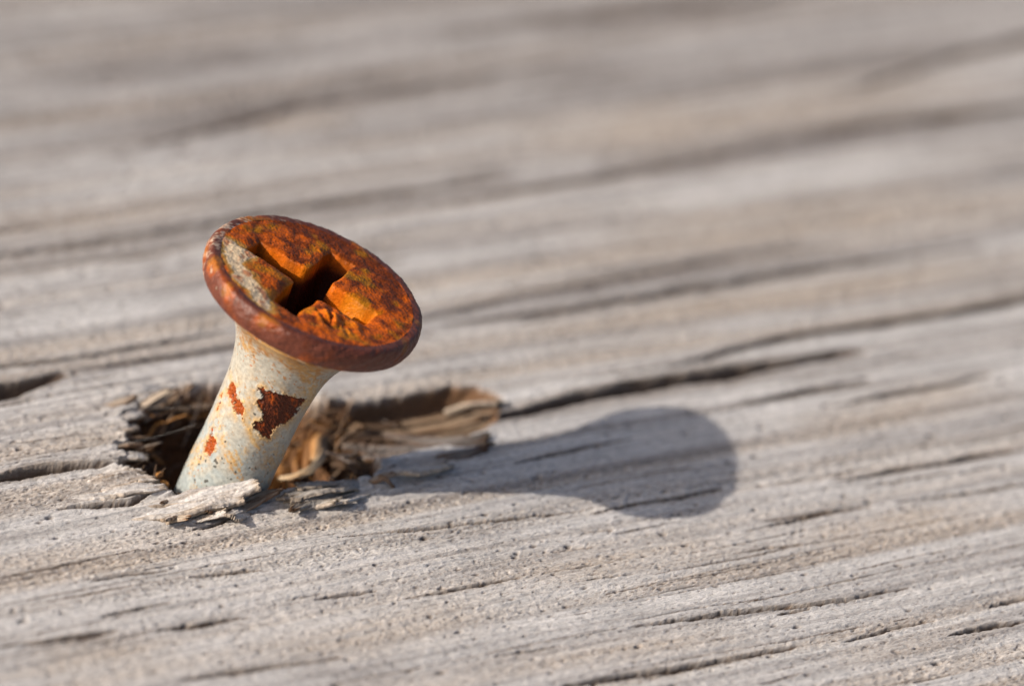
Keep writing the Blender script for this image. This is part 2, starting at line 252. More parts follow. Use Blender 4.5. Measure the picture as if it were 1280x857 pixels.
 ('fibre',[(-2.85, 4.38, -0.17), (-2.49, 4.7, -0.07), (-2.1, 4.74, 0.11)],0.11974327953170055,0.06,'gold',-9.943369442606862),
 ('fibre',[(-4.18, 5.11, -0.42), (-3.4, 5.53, -0.32), (-2.59, 5.7, -0.2)],0.11758578906926416,0.06,'dark',-4.077765420187539),
 ('fibre',[(-4.15, 6.54, -1.15), (-3.34, 7.31, -1.05), (-2.47, 7.39, -0.85)],0.09541093682888768,0.06,'shard',54.504335078104475),
 ('fibre',[(-3.52, 3.81, -0.65), (-3.28, 4.8, -0.55), (-2.92, 4.78, -0.42)],0.1281481809263563,0.06,'gold',37.89830633248863),
 ('fibre',[(-3.35, 6.52, -0.74), (-3.0, 7.36, -0.64), (-2.62, 7.8, -0.44)],0.11919162974349712,0.06,'brown',45.95224350573079),
 ('fibre',[(-3.09, 5.67, -1.0), (-2.77, 6.6, -0.9), (-2.38, 7.0, -0.89)],0.14422971651193234,0.06,'dark',49.120011335035514),
 ('fibre',[(-2.86, 5.69, -0.56), (-2.27, 6.5, -0.46), (-1.68, 7.18, -0.28)],0.08994035251118393,0.06,'dark',-36.98261350291671),
 ('fibre',[(-4.08, 4.37, -0.37), (-3.75, 4.76, -0.27), (-3.36, 4.74, -0.12)],0.07989070340501994,0.06,'gold',-18.810949595971213),
 ('fibre',[(-2.97, 4.95, -1.08), (-2.1, 5.54, -0.98), (-1.24, 6.43, -1.02)],0.10672402500538204,0.06,'dark',22.327789458281323),
 ('fibre',[(-4.53, 6.41, -1.11), (-4.14, 7.08, -1.01), (-3.76, 7.94, -0.99)],0.14705107595309866,0.06,'brown',-31.948522732934947),
 ('fibre',[(-2.92, 4.98, -1.11), (-2.7, 5.98, -1.01), (-2.46, 6.93, -1.03)],0.06633375708867609,0.06,'brown',3.7024717770757434),
]
SILK=[[(-4.78, 3.97, 0.5), (-1.22, 4.36, 0.9)], [(-4.7, 0.97, 0.3), (-1.53, 2.02, 1.2)]]

# ------------------------------------------------------------------ helpers
GA = math.radians(34.5)
CG, SG = math.cos(GA), math.sin(GA)

def hsh(ix, iy, seed):
    h = (ix.astype(np.int64) * 374761393 + iy.astype(np.int64) * 668265263 + seed * 2147483647 + 1013904223) & 0xFFFFFFFF
    h = ((h ^ (h >> 13)) * 1274126177) & 0xFFFFFFFF
    h = ((h ^ (h >> 16)) * 2246822519) & 0xFFFFFFFF
    return (h ^ (h >> 15)) & 0xFFFFFFFF

def rnd(ix, iy, seed):
    return hsh(ix, iy, seed).astype(np.float64) / 4294967296.0

def noise(x, y, seed=0):
    """2-D gradient noise, about -1..1"""
    x = np.asarray(x, float); y = np.asarray(y, float)
    x0 = np.floor(x); y0 = np.floor(y)
    fx = x - x0; fy = y - y0
    ux = fx * fx * fx * (fx * (fx * 6 - 15) + 10); uy = fy * fy * fy * (fy * (fy * 6 - 15) + 10)
    def g(dx, dy):
        a = rnd(x0 + dx, y0 + dy, seed) * (2 * math.pi)
        return np.cos(a) * (fx - dx) + np.sin(a) * (fy - dy)
    a = g(0, 0); b = g(1, 0); c = g(0, 1); d = g(1, 1)
    return (a + (b - a) * ux + (c - a) * uy + (a - b - c + d) * ux * uy) * 1.55

def fbm(x, y, seed=0, oct=3, gain=.5):
    s = 0; a = 1
    for k in range(oct):
        s = s + a * noise(x * 2 ** k + 7.3 * k, y * 2 ** k - 3.1 * k, seed + k * 17)
        a *= gain
    return s

def sstep(a, b, x):
    t = np.clip((x - a) / (b - a), 0, 1)
    return t * t * (3 - 2 * t)

def mixc(c, k, w):
    return c + (np.asarray(k)[None, :] - c) * np.clip(w, 0, 1)[:, None]

def poly_sdf(px, py, poly):
    """signed distance to a closed polygon, positive inside"""
    n = len(poly); d = np.full(px.shape, 1e9); ins = np.zeros(px.shape, bool)
    for i in range(n):
        ax, ay = poly[i]; bx, by = poly[(i + 1) % n]
        ex, ey = bx - ax, by - ay
        wx, wy = px - ax, py - ay
        t = np.clip((wx * ex + wy * ey) / (ex * ex + ey * ey), 0, 1)
        d = np.minimum(d, (wx - ex * t) ** 2 + (wy - ey * t) ** 2)
        cond = (ay > py) != (by > py)
        if abs(by - ay) > 1e-9:
            ins ^= cond & (px < (bx - ax) * (py - ay) / (by - ay) + ax)
    d = np.sqrt(d)
    return np.where(ins, d, -d)

def seg_dist(g, c, pts):
    """signed distance (+ = far side across the grain), 0..1 position along the polyline"""
    best = np.full(g.shape, 1e9); sgn = np.ones(g.shape); tt = np.zeros(g.shape)
    L = [0.0]
    for i in range(len(pts) - 1):
        L.append(L[-1] + math.dist(pts[i], pts[i + 1]))
    for i in range(len(pts) - 1):
        ax, ay = pts[i]; bx, by = pts[i + 1]
        ex, ey = bx - ax, by - ay; l2 = ex * ex + ey * ey
        t = np.clip(((g - ax) * ex + (c - ay) * ey) / l2, 0, 1)
        dx = g - ax - ex * t; dy = c - ay - ey * t
        d = np.hypot(dx, dy)
        m = d < best
        best = np.where(m, d, best)
        s = np.sign(ex * (c - ay) - ey * (g - ax))
        sgn = np.where(m, s, sgn)
        tt = np.where(m, (L[i] + t * (L[i + 1] - L[i])) / L[-1], tt)
    return best * sgn, tt, L[-1]

def mesh_obj(name, co, faces, mat, parent=None, colr=None, smooth=True, extra=None):
    """co in mm (N,3); faces (M,4) or (M,3) int array or list"""
    me = bpy.data.meshes.new(name)
    co = np.asarray(co, float) * S
    if isinstance(faces, list) and len(set(len(f) for f in faces)) > 1:
        me.from_pydata(co.tolist(), [], faces)
    else:
        faces = np.asarray(faces, np.int32)
        k = faces.shape[1]
        me.vertices.add(len(co)); me.vertices.foreach_set('co', co.astype(np.float32).ravel())
        me.loops.add(faces.size); me.loops.foreach_set('vertex_index', faces.ravel())
        me.polygons.add(len(faces))
        me.polygons.foreach_set('loop_start', np.arange(0, faces.size, k, dtype=np.int32))
        me.update(calc_edges=True)
    if smooth:
        me.polygons.foreach_set('use_smooth', np.ones(len(me.polygons), bool))
    if colr is not None:
        at = me.attributes.new('Col', 'FLOAT_COLOR', 'POINT')
        c4 = np.ones((len(co), 4), np.float32); c4[:, :3] = np.clip(colr, 0.004, 1)
        at.data.foreach_set('color', c4.ravel())
    if extra:
        for k_, v in extra.items():
            at = me.attributes.new(k_, 'FLOAT', 'POINT')
            at.data.foreach_set('value', np.asarray(v, np.float32))
    me.validate()
    ob = bpy.data.objects.new(name, me)
    if mat: me.materials.append(mat)
    col.objects.link(ob)
    if parent: ob.parent = parent
    return ob

# ------------------------------------------------------------------ materials
def new_mat(name):
    m = bpy.data.materials.new(name); m.use_nodes = True
    nt = m.node_tree
    return m, nt, nt.nodes['Principled BSDF']

def N(nt, t, **kw):
    n = nt.nodes.new(t)
    for k, v in kw.items():
        if k.startswith('i_'):
            n.inputs[k[2:].replace('_', ' ')].default_value = v
        else:
            setattr(n, k, v)
    return n

def scaled_coord(nt, sc):
    tc = N(nt, 'ShaderNodeTexCoord')
    mp = N(nt, 'ShaderNodeMapping')
    mp.inputs['Scale'].default_value = sc
    nt.links.new(tc.outputs['Object'], mp.inputs['Vector'])
    return mp

def mul_noise(nt, base, coord, scale, lo, hi, detail=3):
    nz = N(nt, 'ShaderNodeTexNoise'); nz.inputs['Scale'].default_value = scale; nz.inputs['Detail'].default_value = detail
    nt.links.new(coord.outputs[0], nz.inputs['Vector'])
    mr = N(nt, 'ShaderNodeMapRange')
    mr.inputs['From Min'].default_value = .3; mr.inputs['From Max'].default_value = .7
    mr.inputs['To Min'].default_value = lo; mr.inputs['To Max'].default_value = hi
    nt.links.new(nz.outputs[0], mr.inputs['Value'])
    mx = N(nt, 'ShaderNodeVectorMath', operation='SCALE')
    nt.links.new(base, mx.inputs[0]); nt.links.new(mr.outputs[0], mx.inputs['Scale'])
    return mx.outputs[0], nz

def wood_material():
    m, nt, b = new_mat('weathered_wood')
    at = N(nt, 'ShaderNodeAttribute', attribute_name='Col')
    mp = scaled_coord(nt, (1000, 1000, 1000))
    rt = N(nt, 'ShaderNodeMapping'); rt.inputs['Rotation'].default_value = (0, 0, -GA)
    nt.links.new(mp.outputs[0], rt.inputs['Vector'])
    st = N(nt, 'ShaderNodeMapping'); st.inputs['Scale'].default_value = (.35, 1, 1)
    nt.links.new(rt.outputs[0], st.inputs['Vector'])
    c1, n1 = mul_noise(nt, at.outputs['Color'], st, 7.0, .80, 1.16, 4)
    c2, n2 = mul_noise(nt, c1, mp, 14.0, .86, 1.12, 2)
    nt.links.new(c2, b.inputs['Base Color'])
    b.inputs['Roughness'].default_value = .82
    b.inputs['Specular IOR Level'].default_value = .22
    bp = N(nt, 'ShaderNodeBump'); bp.inputs['Distance'].default_value = 0.00006; bp.inputs['Strength'].default_value = .8
    nt.links.new(n1.outputs[0], bp.inputs['Height'])
    bp2 = N(nt, 'ShaderNodeBump'); bp2.inputs['Distance'].default_value = 0.00003; bp2.inputs['Strength'].default_value = .8
    nt.links.new(n2.outputs[0], bp2.inputs['Height']); nt.links.new(bp.outputs[0], bp2.inputs['Normal'])
    nt.links.new(bp2.outputs[0], b.inputs['Normal'])
    return m

def metal_material():
    """coating and rust: colour and rustiness come from the mesh, grain from noise"""
    m, nt, b = new_mat('rusty_coated_steel')
    at = N(nt, 'ShaderNodeAttribute', attribute_name='Col')
    ru = N(nt, 'ShaderNodeAttribute', attribute_name='rust')
    mp = scaled_coord(nt, (1000, 1000, 1000))
    c1, n1 = mul_noise(nt, at.outputs['Color'], mp, 6.0, .78, 1.2, 4)
    nt.links.new(c1, b.inputs['Base Color'])
    r = N(nt, 'ShaderNodeMapRange'); r.inputs['To Min'].default_value = .38; r.inputs['To Max'].default_value = .46
    nt.links.new(ru.outputs['Fac'], r.inputs['Value']); nt.links.new(r.outputs[0], b.inputs['Roughness'])
    gl = N(nt, 'ShaderNodeAttribute', attribute_name='gloss')
    nt.links.new(gl.outputs['Fac'], b.inputs['Specular IOR Level'])
    n2 = N(nt, 'ShaderNodeTexNoise'); n2.inputs['Scale'].default_value = 9.0; n2.inputs['Detail'].default_value = 4
    nt.links.new(mp.outputs[0], n2.inputs['Vector'])
    bs = N(nt, 'ShaderNodeMapRange'); bs.inputs['To Min'].default_value = .12; bs.inputs['To Max'].default_value = .55
    nt.links.new(ru.outputs['Fac'], bs.inputs['Value'])
    bp = N(nt, 'ShaderNodeBump'); bp.inputs['Distance'].default_value = 0.00006
    nt.links.new(bs.outputs[0], bp.inputs['Strength'])
    nt.links.new(n2.outputs[0], bp.inputs['Height']); nt.links.new(bp.outputs[0], b.inputs['Normal'])
    return m

M_WOOD = wood_material()
M_METAL = metal_material()
m, nt, b = new_mat('silk'); b.inputs['Base Color'].default_value = (.6, .58, .55, 1); b.inputs['Roughness'].default_value = .35
M_SILK = m

# ------------------------------------------------------------------ the board
GREY = np.array((.466, .446, .432)); TAN = np.array((.385, .312, .243)); LIGHT = np.array((.545, .528, .512)); DARK = np.array((.140, .120, .110))
CRACK = np.array((.085, .055, .038)); PORE = np.array((.10, .066, .045))
GOLD = np.array((.34, .155, .040)); BROWN = np.array((.17, .085, .040)); DEEP = np.array((.07, .035, .018))

def axis_samples(lo, hi, dens):
    """positions from lo to hi whose spacing follows dens(x)"""
    out = [lo]
    while out[-1] < hi:
        out.append(out[-1] + dens(out[-1]))
    return np.array(out)

def dx(x):
    if -5.5 < x < 13: return .042
    if -18 < x < 36: return .058
    return .058 + .05 * (min(abs(x + 18), abs(x - 36)))

def dc(c):
    if -8 < c < 9: return .042
    if -26 < c < 12: return .052
    if c >= 12: return .052 + .0055 * (c - 12)
    return .052 + .05 * (-26 - c)

def board_fields(X, Y, plain=False):
    g = X * CG + Y * SG; c = -X * SG + Y * CG
    # the grain wanders a little
    cw = c + .55 * noise(g / 38, c / 14, 3) + .12 * noise(g / 11, c / 5, 5)
    # growth rings: soft earlywood bands, worn lower and browner
    band = .5 + .5 * (.75 * noise(g / 160, cw / 2.6, 11) + .5 * noise(g / 70, cw / 1.0, 12))
    early = sstep(.42, .72, band)
    fine = noise(g / 14, cw / .34, 13)
    colr = np.repeat(GREY[None, :], len(X), 0)
    colr = mixc(colr, TAN, .60 * early)
    colr = mixc(colr, LIGHT, .6 * sstep(.05, .7, noise(g / 120, cw / 1.5, 21)))
    colr = mixc(colr, DARK, .50 * sstep(.10, .75, noise(g / 130, cw / .9, 22)))
    colr = mixc(colr, DARK, .62 * sstep(.05, .7, noise(g / 160, cw / 1.8, 24)) * (.35 + .65 * sstep(4, 16, c)))
    colr = mixc(colr, DARK, .22 * sstep(.2, .8, fine))
    colr = mixc(colr, DARK, .55 * sstep(.05, .65, noise(g / 80, cw / .42, 26)) * (.55 + .45 * sstep(0, 14, c)))
    colr = mixc(colr, DARK * 1.1, .38 * sstep(12, 34, c))
    colr *= (1 + .10 * fbm(g / 5, c / 1.4, 25, 3))[:, None]
    hair = noise(g / 4.5, cw / .085, 27)
    colr *= (1 + .20 * hair)[:, None]
    texture = .55 + .6 * early
    smooth_ = np.zeros(len(X))
    for pts, w, key, amt in STREAKS:
        g0 = min(p[0] for p in pts) - 4; g1 = max(p[0] for p in pts) + 4
        c0 = min(p[1] for p in pts) - 3 * w - 1; c1 = max(p[1] for p in pts) + 3 * w + 1
        idx = np.nonzero((g > g0) & (g < g1) & (c > c0) & (c < c1))[0]
        if not len(idx): continue
        gg, cc = g[idx], c[idx]
        d, t, L = seg_dist(gg, cc, pts)
        d = d + .45 * w * noise(gg / 6, cc / (1.2 * w), 31) + .25 * w * noise(gg / 1.5, cc / .5, 32)
        ew = sstep(0, .38, np.minimum(t, 1 - t))
        wgt = np.exp(-(d / w) ** 2) * ew * amt * (.85 + .35 * noise(gg / 3, cc / .6, 33))
        kc = {'d': DARK, 't': TAN, 'l': LIGHT}[key]
        colr[idx] = mixc(colr[idx], kc, wgt)
        if key == 't': texture[idx] += .5 * wgt
        if key == 'l': texture[idx] -= .35 * wgt
    texture = np.clip(texture, .25, 1.5)
    # relief
    z = .22 * noise(g / 45, c / 9, 41) + .10 * noise(g / 22, cw / 2.3, 42) - .07 * early
    z += .035 * fine * (1.3 - .6 * early)
    z += .030 * noise(g / 3.6, cw / .15, 44) + .018 * hair
    peb = noise(g / .48, c / .20, 45) + .75 * noise(g / .17, c / .10, 46)
    z += .030 * texture * peb
    colr *= (1 + .13 * np.clip(peb, -1, 1) * texture)[:, None]
    grit = noise(g / .14, c / .085, 47)
    colr = mixc(colr, PORE * 1.3, .70 * sstep(.25, .7, grit) * texture)
    colr = mixc(colr, LIGHT * 1.12, .45 * sstep(.2, .7, noise(g / .2, c / .11, 48)) * (.4 + .6 * texture))
    z -= .026 * sstep(.25, .75, grit) * texture
    if plain:
        return z, colr, .030 * texture * peb - .02 * sstep(.3, .8, grit)
    # pores: small pits, coloured dark brown
    for cell, prob, rlo, rhi, dep, sd in ((.62, .34, .030, .075, .09, 51), (1.6, .34, .06, .115, .16, 52), (.33, .35, .02, .045, .05, 53)):
        gx = g / (cell * 1.5); gy = c / cell
        ix = np.floor(gx); iy = np.floor(gy)
        pit = np.zeros(len(X))
        for ox in (-1, 0, 1):
            for oy in (-1, 0, 1):
                jx, jy = ix + ox, iy + oy
                live = rnd(jx, jy, sd) < prob
                qx = (jx + .5 + .8 * (rnd(jx, jy, sd + 1) - .5)) * cell * 1.5
                qy = (jy + .5 + .8 * (rnd(jx, jy, sd + 2) - .5)) * cell
                rr = rlo + (rhi - rlo) * rnd(jx, jy, sd + 3) ** 2
                e = ((g - qx) / (rr * 1.9)) ** 2 + ((c - qy) / rr) ** 2
                pit = np.maximum(pit, np.where(live, np.exp(-e * e), 0))
        pit *= np.clip(texture + .15, 0, 1.1)
        z -= dep * pit
        colr = mixc(colr, PORE * .8, .92 * np.clip(pit, 0, 1) ** .6)
    # cracks and checks along the grain
    rng = random.Random(5)
    small = []
    for k in range(230):
        gx, cx = rng.uniform(-30, 62), rng.uniform(-26, 48)
        L = rng.uniform(.8, 4.5) * (1.6 if rng.random() < .2 else 1)
        bend = rng.uniform(-.06, .06)
        pts = [(gx + L * q, cx + bend * L * q + rng.uniform(-.05, .05)) for q in (0, .35, .7, 1)]
        small.append((pts, rng.uniform(.025, .065), rng.uniform(.08, .25), 0))
    for k in range(150):                      # long hairlines
        gx, cx = rng.uniform(-32, 55), rng.uniform(-26, 30)
        L = rng.uniform(5, 18); bend = rng.uniform(-.03, .03); wv = rng.uniform(.02, .12); ph = rng.uniform(0, 6)
        pts = [(gx + L * q, cx + bend * L * q + wv * math.sin(ph + 5 * q)) for q in (0, .2, .4, .6, .8, 1)]
        small.append((pts, rng.uniform(.016, .034), rng.uniform(.05, .12), 0))
    for pts, w, dep, stp in CRACKS + small:
        m = 4.0 if stp else 1.2
        g0 = min(p[0] for p in pts) - m; g1 = max(p[0] for p in pts) + m
        c0 = min(p[1] for p in pts) - m; c1 = max(p[1] for p in pts) + m
        idx = np.nonzero((g > g0) & (g < g1) & (c > c0) & (c < c1))[0]
        if not len(idx): continue
        gg, cc = g[idx], c[idx]
        d, t, L = seg_dist(gg, cc, pts)
        d = d + min(.9 * w, .10) * noise(gg / 3.2, cc * 0 + w * 50, 61) + min(.3 * w, .05) * noise(gg / .9, cc * 0 + 3.3, 62) + .018 * noise(gg / .3, cc / .12, 63)
        endt = np.clip(np.minimum(t, 1 - t) * L / (3.2 * w + .25 * L), 0, 1) ** .6
        ww = w * (.25 + .75 * endt) * (.85 + .35 * noise(gg / 3.0, cc * 0 + 9.7 * w, 64))
        ww = np.maximum(ww, .012)
        a = np.abs(d) / ww
        body = endt * np.clip(1.5 * (1 - a ** 2.2), 0, 1)
        z[idx] -= dep * body * (1 + .22 * noise(gg / 1.8, cc / .09, 65) + .15 * noise(gg / .3, cc / .2, 66))
        colr[idx] = mixc(colr[idx], CRACK, .97 * sstep(1.15, .85, a) * sstep(0, .25, endt))
        # browner lips beside the opening
        lip = np.exp(-((a - 1.0) / .8) ** 2) * endt * (1 - body)
        colr[idx] = mixc(colr[idx], TAN * .62, .45 * lip)
        if stp:
            z[idx] += np.where(d > 0, stp * endt * np.exp(-np.abs(d) / 1.6), 0) * (1 - body)
    # the torn hole and the gouge beside it
    idx = np.nonzero((g > -9) & (g < 22) & (c > -7) & (c < 13))[0]
    if len(idx):
        gg, cc = g[idx], c[idx]
        wob = .28 * noise(gg / 1.6, cc / .8, 71) + .14 * noise(gg / .9, cc / .22, 72) + .05 * noise(gg / .3, cc / .1, 73)
        s1 = poly_sdf(gg, cc, HOLE) + wob + .38 * noise(gg / 5, cc / .42, 70) * sstep(2.5, .5, gg)
        s2 = poly_sdf(gg, cc, GOUGE) + .7 * wob + .10 * noise(gg / 4, cc / .16, 74)
        zz = z[idx]; kc = colr[idx]
        # splintered, slightly lifted lips
        ring = np.exp(-np.abs(np.minimum(s1, 0)) / .9) * (s1 < .05)
        zz = zz + ring * (.16 + .22 * noise(gg / 2.2, cc / .5, 75) + .10 * noise(gg / .7, cc / .18, 76))
        kc = mixc(kc, LIGHT, .25 * ring)
        # gouge: its floor falls towards the hole
        tfall = np.clip((gg - 6.5) / 9.0, 0, 1)
        fl = (2.3 * (1 - tfall) + .55) + .16 * noise(gg / 5, cc / .20, 77) + .10 * noise(gg / 2, cc / .09, 78)
        dg = fl * (1 - np.exp(-np.clip(s2, 0, 9) / .30))
        zz = zz - dg
        fibre = noise(gg / 6, cc / .13, 79)
        wood = mixc(np.repeat((TAN * np.array((.74, .66, .56)))[None, :], len(gg), 0), np.array((.15, .095, .062)), .5 + .55 * fibre)
        wood = mixc(wood * .72, TAN * .8, .45 * sstep(.1, .7, noise(gg / 4, cc / .3, 80)))
        wood = mixc(wood, BROWN * .8, .85 * sstep(.75, .15, s2))
        kg = sstep(-.06, .06, s2)[:, None]
        kc = kc * (1 - kg) + wood * kg
        # main hole
        dh = (5.2 + .5 * noise(gg / 1.2, cc / 1.2, 81)) * (1 - np.exp(-np.clip(s1, 0, 9) / .62))
        dh += (s1 > 0) * (.22 * noise(gg / .8, cc / .25, 82) + .10 * noise(gg / .3, cc / .14, 83)) * np.clip(s1 / .3, 0, 1)
        zz = np.where(s1 > 0, np.minimum(zz, -dh * .98 + np.clip(zz, -.3, .3) * np.exp(-np.clip(s1, 0, 9) / .5)), zz)
        fib = noise(gg / 2.5, cc / .16, 84)
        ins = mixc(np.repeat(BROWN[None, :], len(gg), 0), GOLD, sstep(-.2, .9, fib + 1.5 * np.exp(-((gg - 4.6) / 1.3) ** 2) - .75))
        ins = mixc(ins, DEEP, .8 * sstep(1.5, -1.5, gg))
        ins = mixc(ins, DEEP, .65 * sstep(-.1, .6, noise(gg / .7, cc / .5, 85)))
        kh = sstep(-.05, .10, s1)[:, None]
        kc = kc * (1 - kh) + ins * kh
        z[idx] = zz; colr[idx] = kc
    return z, colr

xs = axis_samples(-30, 52, dx)
cs = axis_samples(-48, 78, dc)        # rows run along the grain, so cracks stay clean
nx, ny = len(xs), len(cs)
XX, QQ = np.meshgrid(xs, cs)
YY = (QQ + XX * SG) / CG
zf, cfld = board_fields(XX.ravel(), YY.ravel())
co = np.stack([XX.ravel(), YY.ravel(), zf], -1)
i0 = (np.arange(ny - 1)[:, None] * nx + np.arange(nx - 1)[None, :]).ravel()
faces = np.stack([i0, i0 + 1, i0 + nx + 1, i0 + nx], -1)
# outer part of the plank, out to its sawn edges, then down and closed below
loop = list(range(0, nx)) + [r * nx + nx - 1 for r in range(1, ny)] + [(ny - 1) * nx + k for k in range(nx - 2, -1, -1)] + [r * nx for r in range(ny - 2, 0, -1)]
loop = np.array(loop)
bg_ = co[loop, 0] * CG + co[loop, 1] * SG; bc_ = -co[loop, 0] * SG + co[loop, 1] * CG
cg0, cc0 = 25.0, 15.0
hx, hy = 190.0, 74.0
dg_, dc_ = bg_ - cg0, bc_ - cc0
k_ = np.minimum(hx / np.maximum(np.abs(dg_), 1e-6), hy / np.maximum(np.abs(dc_), 1e-6))
og, oc = cg0 + dg_ * k_, cc0 + dc_ * k_
ox, oy = og * CG - oc * SG, og * SG + oc * CG
nb = len(loop); n0 = len(co)
topz = np.zeros(nb)
_, ocol = board_fields(ox, oy)
co = np.vstack([co, np.stack([ox, oy, topz], -1), np.stack([ox, oy, topz - 27], -1), [[cg0 * CG - cc0 * SG, cg0 * SG + cc0 * CG, -27]]])
a = np.arange(nb); bnx = (a + 1) % nb
f1 = np.stack([loop[a], n0 + a, n0 + bnx, loop[bnx]], -1)[:, ::-1]
f1 = np.stack([loop[bnx], loop[a], n0 + a, n0 + bnx], -1)
f2 = np.stack([n0 + bnx, n0 + a, n0 + nb + a, n0 + nb + bnx], -1)
last = len(co) - 1
f3 = np.stack([n0 + nb + bnx, n0 + nb + a, np.full(nb, last), np.full(nb, last)], -1)
cfld = np.vstack([cfld, ocol, ocol * .8, GREY[None, :] * .6])
# plank thing: an empty with the plank body and the torn pieces as parts
plank = bpy.data.objects.new('wooden_plank', None)
col.objects.link(plank)
plank.location = (0, 0, -27 * S)
plank.empty_display_size = .01
plank['label'] = 'weathered grey wooden plank with cracked grain and a torn hole around the screw'
plank['category'] = 'plank'
body = mesh_obj('plank_body', co, np.vstack([faces, f1, f2]), M_WOOD, None, cfld)
bottom = mesh_obj('plank_underside', co[n0 + nb:], [(int(i + 1) % nb, int(i), nb) for i in range(nb)], M_WOOD, None, cfld[n0 + nb:])

def to_plank(ob):
    ob.parent = plank
    ob.matrix_parent_inverse = Matrix.Translation((0, 0, 27 * S))

to_plank(body); to_plank(bottom)

# ------------------------------------------------------------------ torn splinters and fibres
BC = {'grey': (GREY * 1.0, TAN), 'lip': (GREY * 1.02, TAN * .9), 'shard': (TAN * .8, BROWN), 'bark': (np.array((.29, .275, .26)), TAN * .6), 'brown': (np.array((.20, .135, .09)), np.array((.10, .06, .04))),
      'pale': (TAN * .92, TAN * .5), 'slate': (np.array((.150, .130, .118)), BROWN * .7), 'tan': (TAN * np.array((.60, .52, .44)), BROWN * .8), 'gold': (GOLD * 1.05, BROWN),
      'cream': (np.array((.46, .35, .23)), GOLD), 'dark': (np.array((.075, .046, .028)), DEEP * .6)}

def spline(pts, n):
    P = np.asarray(pts, float)
    P = np.vstack([2 * P[0] - P[1], P, 2 * P[-1] - P[-2]])
    m_ = len(P) - 3
    out = []
    for u in np.linspace(0, m_ - 1e-6, n):
        i = int(u); t = u - i
        a, b_, c_, d_ = P[i:i + 4]
        out.append(.5 * (2 * b_ + (c_ - a) * t + (2 * a - 5 * b_ + 4 * c_ - d_) * t * t + (-a + 3 * b_ - 3 * c_ + d_) * t ** 3))
    return np.array(out)

def blade(pts, width, thick, key, twist, seed, n=44, m=12, tip=.35):
    """a torn sliver: flat ragged ribbon with thickness, split lengthways by shallow grooves"""
    c = spline(pts, n)
    t = np.gradient(c, axis=0); t /= np.linalg.norm(t, axis=1)[:, None]
    up = np.array((0, 0, 1.0))
    side = np.cross(up, t); side /= np.maximum(np.linalg.norm(side, axis=1)[:, None], 1e-6)
    nor = np.cross(t, side)
    tw = math.radians(twist)
    s2 = side * math.cos(tw) + nor * math.sin(tw); n2 = nor * math.cos(tw) - side * math.sin(tw)
    u = np.linspace(0, 1, n)
    wid = width * (tip + (1 - tip) * np.sin(np.pi * np.clip(u * .72 + .16, 0, 1)))
    if key in ('grey', 'bark', 'lip'):
        wid = width * (.35 + .65 * sstep(0, .45, u)) * (1 - .12 * sstep(.6, 1, u))
    vv = np.linspace(-1, 1, m)
    UU, WV = np.meshgrid(u, vv, indexing='ij')
    ln = np.linalg.norm(c[-1] - c[0])
    sx = UU * ln / .9
    el = 1 + .22 * noise(u * ln / .8, u * 0 + seed * 3.1, seed) + .12 * noise(u * ln / .22, u * 0 + seed * 1.7, seed)
    er = 1 + .22 * noise(u * ln / .8, u * 0 + seed * 5.1, seed + 1) + .12 * noise(u * ln / .22, u * 0 + seed * 2.7, seed)
    W_ = np.where(WV < 0, WV * el[:, None], WV * er[:, None]) * wid[:, None] * .5
    # ragged end: each strand of the ribbon stops at its own length
    rag = noise(vv * 3.0, vv * 0 + seed * 1.3, seed + 2) + .7 * noise(vv * 8, vv * 0 + seed * 1.9, seed + 6)
    sh = rag[None, :] * min((.22 if key == 'lip' else .5) * width, .25 * ln) * (sstep(.7, 1, UU) + sstep(.25, 0, UU) * .6)
    gro = noise(sx * .5, WV * 2.2 * max(width, .4) + seed, seed + 3) + .6 * noise(sx * .8, WV * 7 * max(width, .4) + seed, seed + 4)
    hh = thick * .5 * np.clip((1 - np.abs(WV)) * 6, .15, 1) + .16 * thick * gro
    warp = .12 * width * noise(sx * .6, WV * .8 + 5, seed + 5)
    V = []; C_ = []
    for top in (1, -1):
        p = c[:, None, :] + s2[:, None, :] * W_[..., None] + n2[:, None, :] * (top * hh + warp)[..., None] + t[:, None, :] * sh[..., None]
        V.append(p.reshape(-1, 3))
        ca, cb = BC[key]
        k = sstep(-.5, .7, gro + .8 * np.abs(WV) ** 4 + (.7 if top < 0 else 0) + 1.0 * sstep(.92, 1, UU) - .45)
        C_.append((ca[None, None, :] + (cb - ca)[None, None, :] * (k * .85)[..., None]).reshape(-1, 3))
    V = np.vstack(V); C_ = np.vstack(C_)
    if key in ('grey', 'bark', 'slate', 'lip'):
        _, bc, bz = board_fields(V[:, 0] + .003 * seed, V[:, 1], True)
        lum = bc / GREY[None, :]
        C_ = C_ * lum
        V[:n * m, 2] += bz[:n * m] * 1.2
    F = []
    def id_(s, i, j): return (0 if s > 0 else n * m) + i * m + j
    for i in range(n - 1):
        for j in range(m - 1):
            F.append((id_(1, i, j), id_(1, i + 1, j), id_(1, i + 1, j + 1), id_(1, i, j + 1)))
            F.append((id_(-1, i, j), id_(-1, i, j + 1), id_(-1, i + 1, j + 1), id_(-1, i + 1, j)))
        F.append((id_(1, i, 0), id_(-1, i, 0), id_(-1, i + 1, 0), id_(1, i + 1, 0)))
        F.append((id_(1, i, m - 1), id_(1, i + 1, m - 1), id_(-1, i + 1, m - 1), id_(-1, i, m - 1)))
    for j in range(m - 1):
        F.append((id_(1, 0, j), id_(1, 0, j + 1), id_(-1, 0, j + 1), id_(-1, 0, j)))
        F.append((id_(1, n - 1, j), id_(-1, n - 1, j), id_(-1, n - 1, j + 1), id_(1, n - 1, j + 1)))
    return V, np.array(F), C_

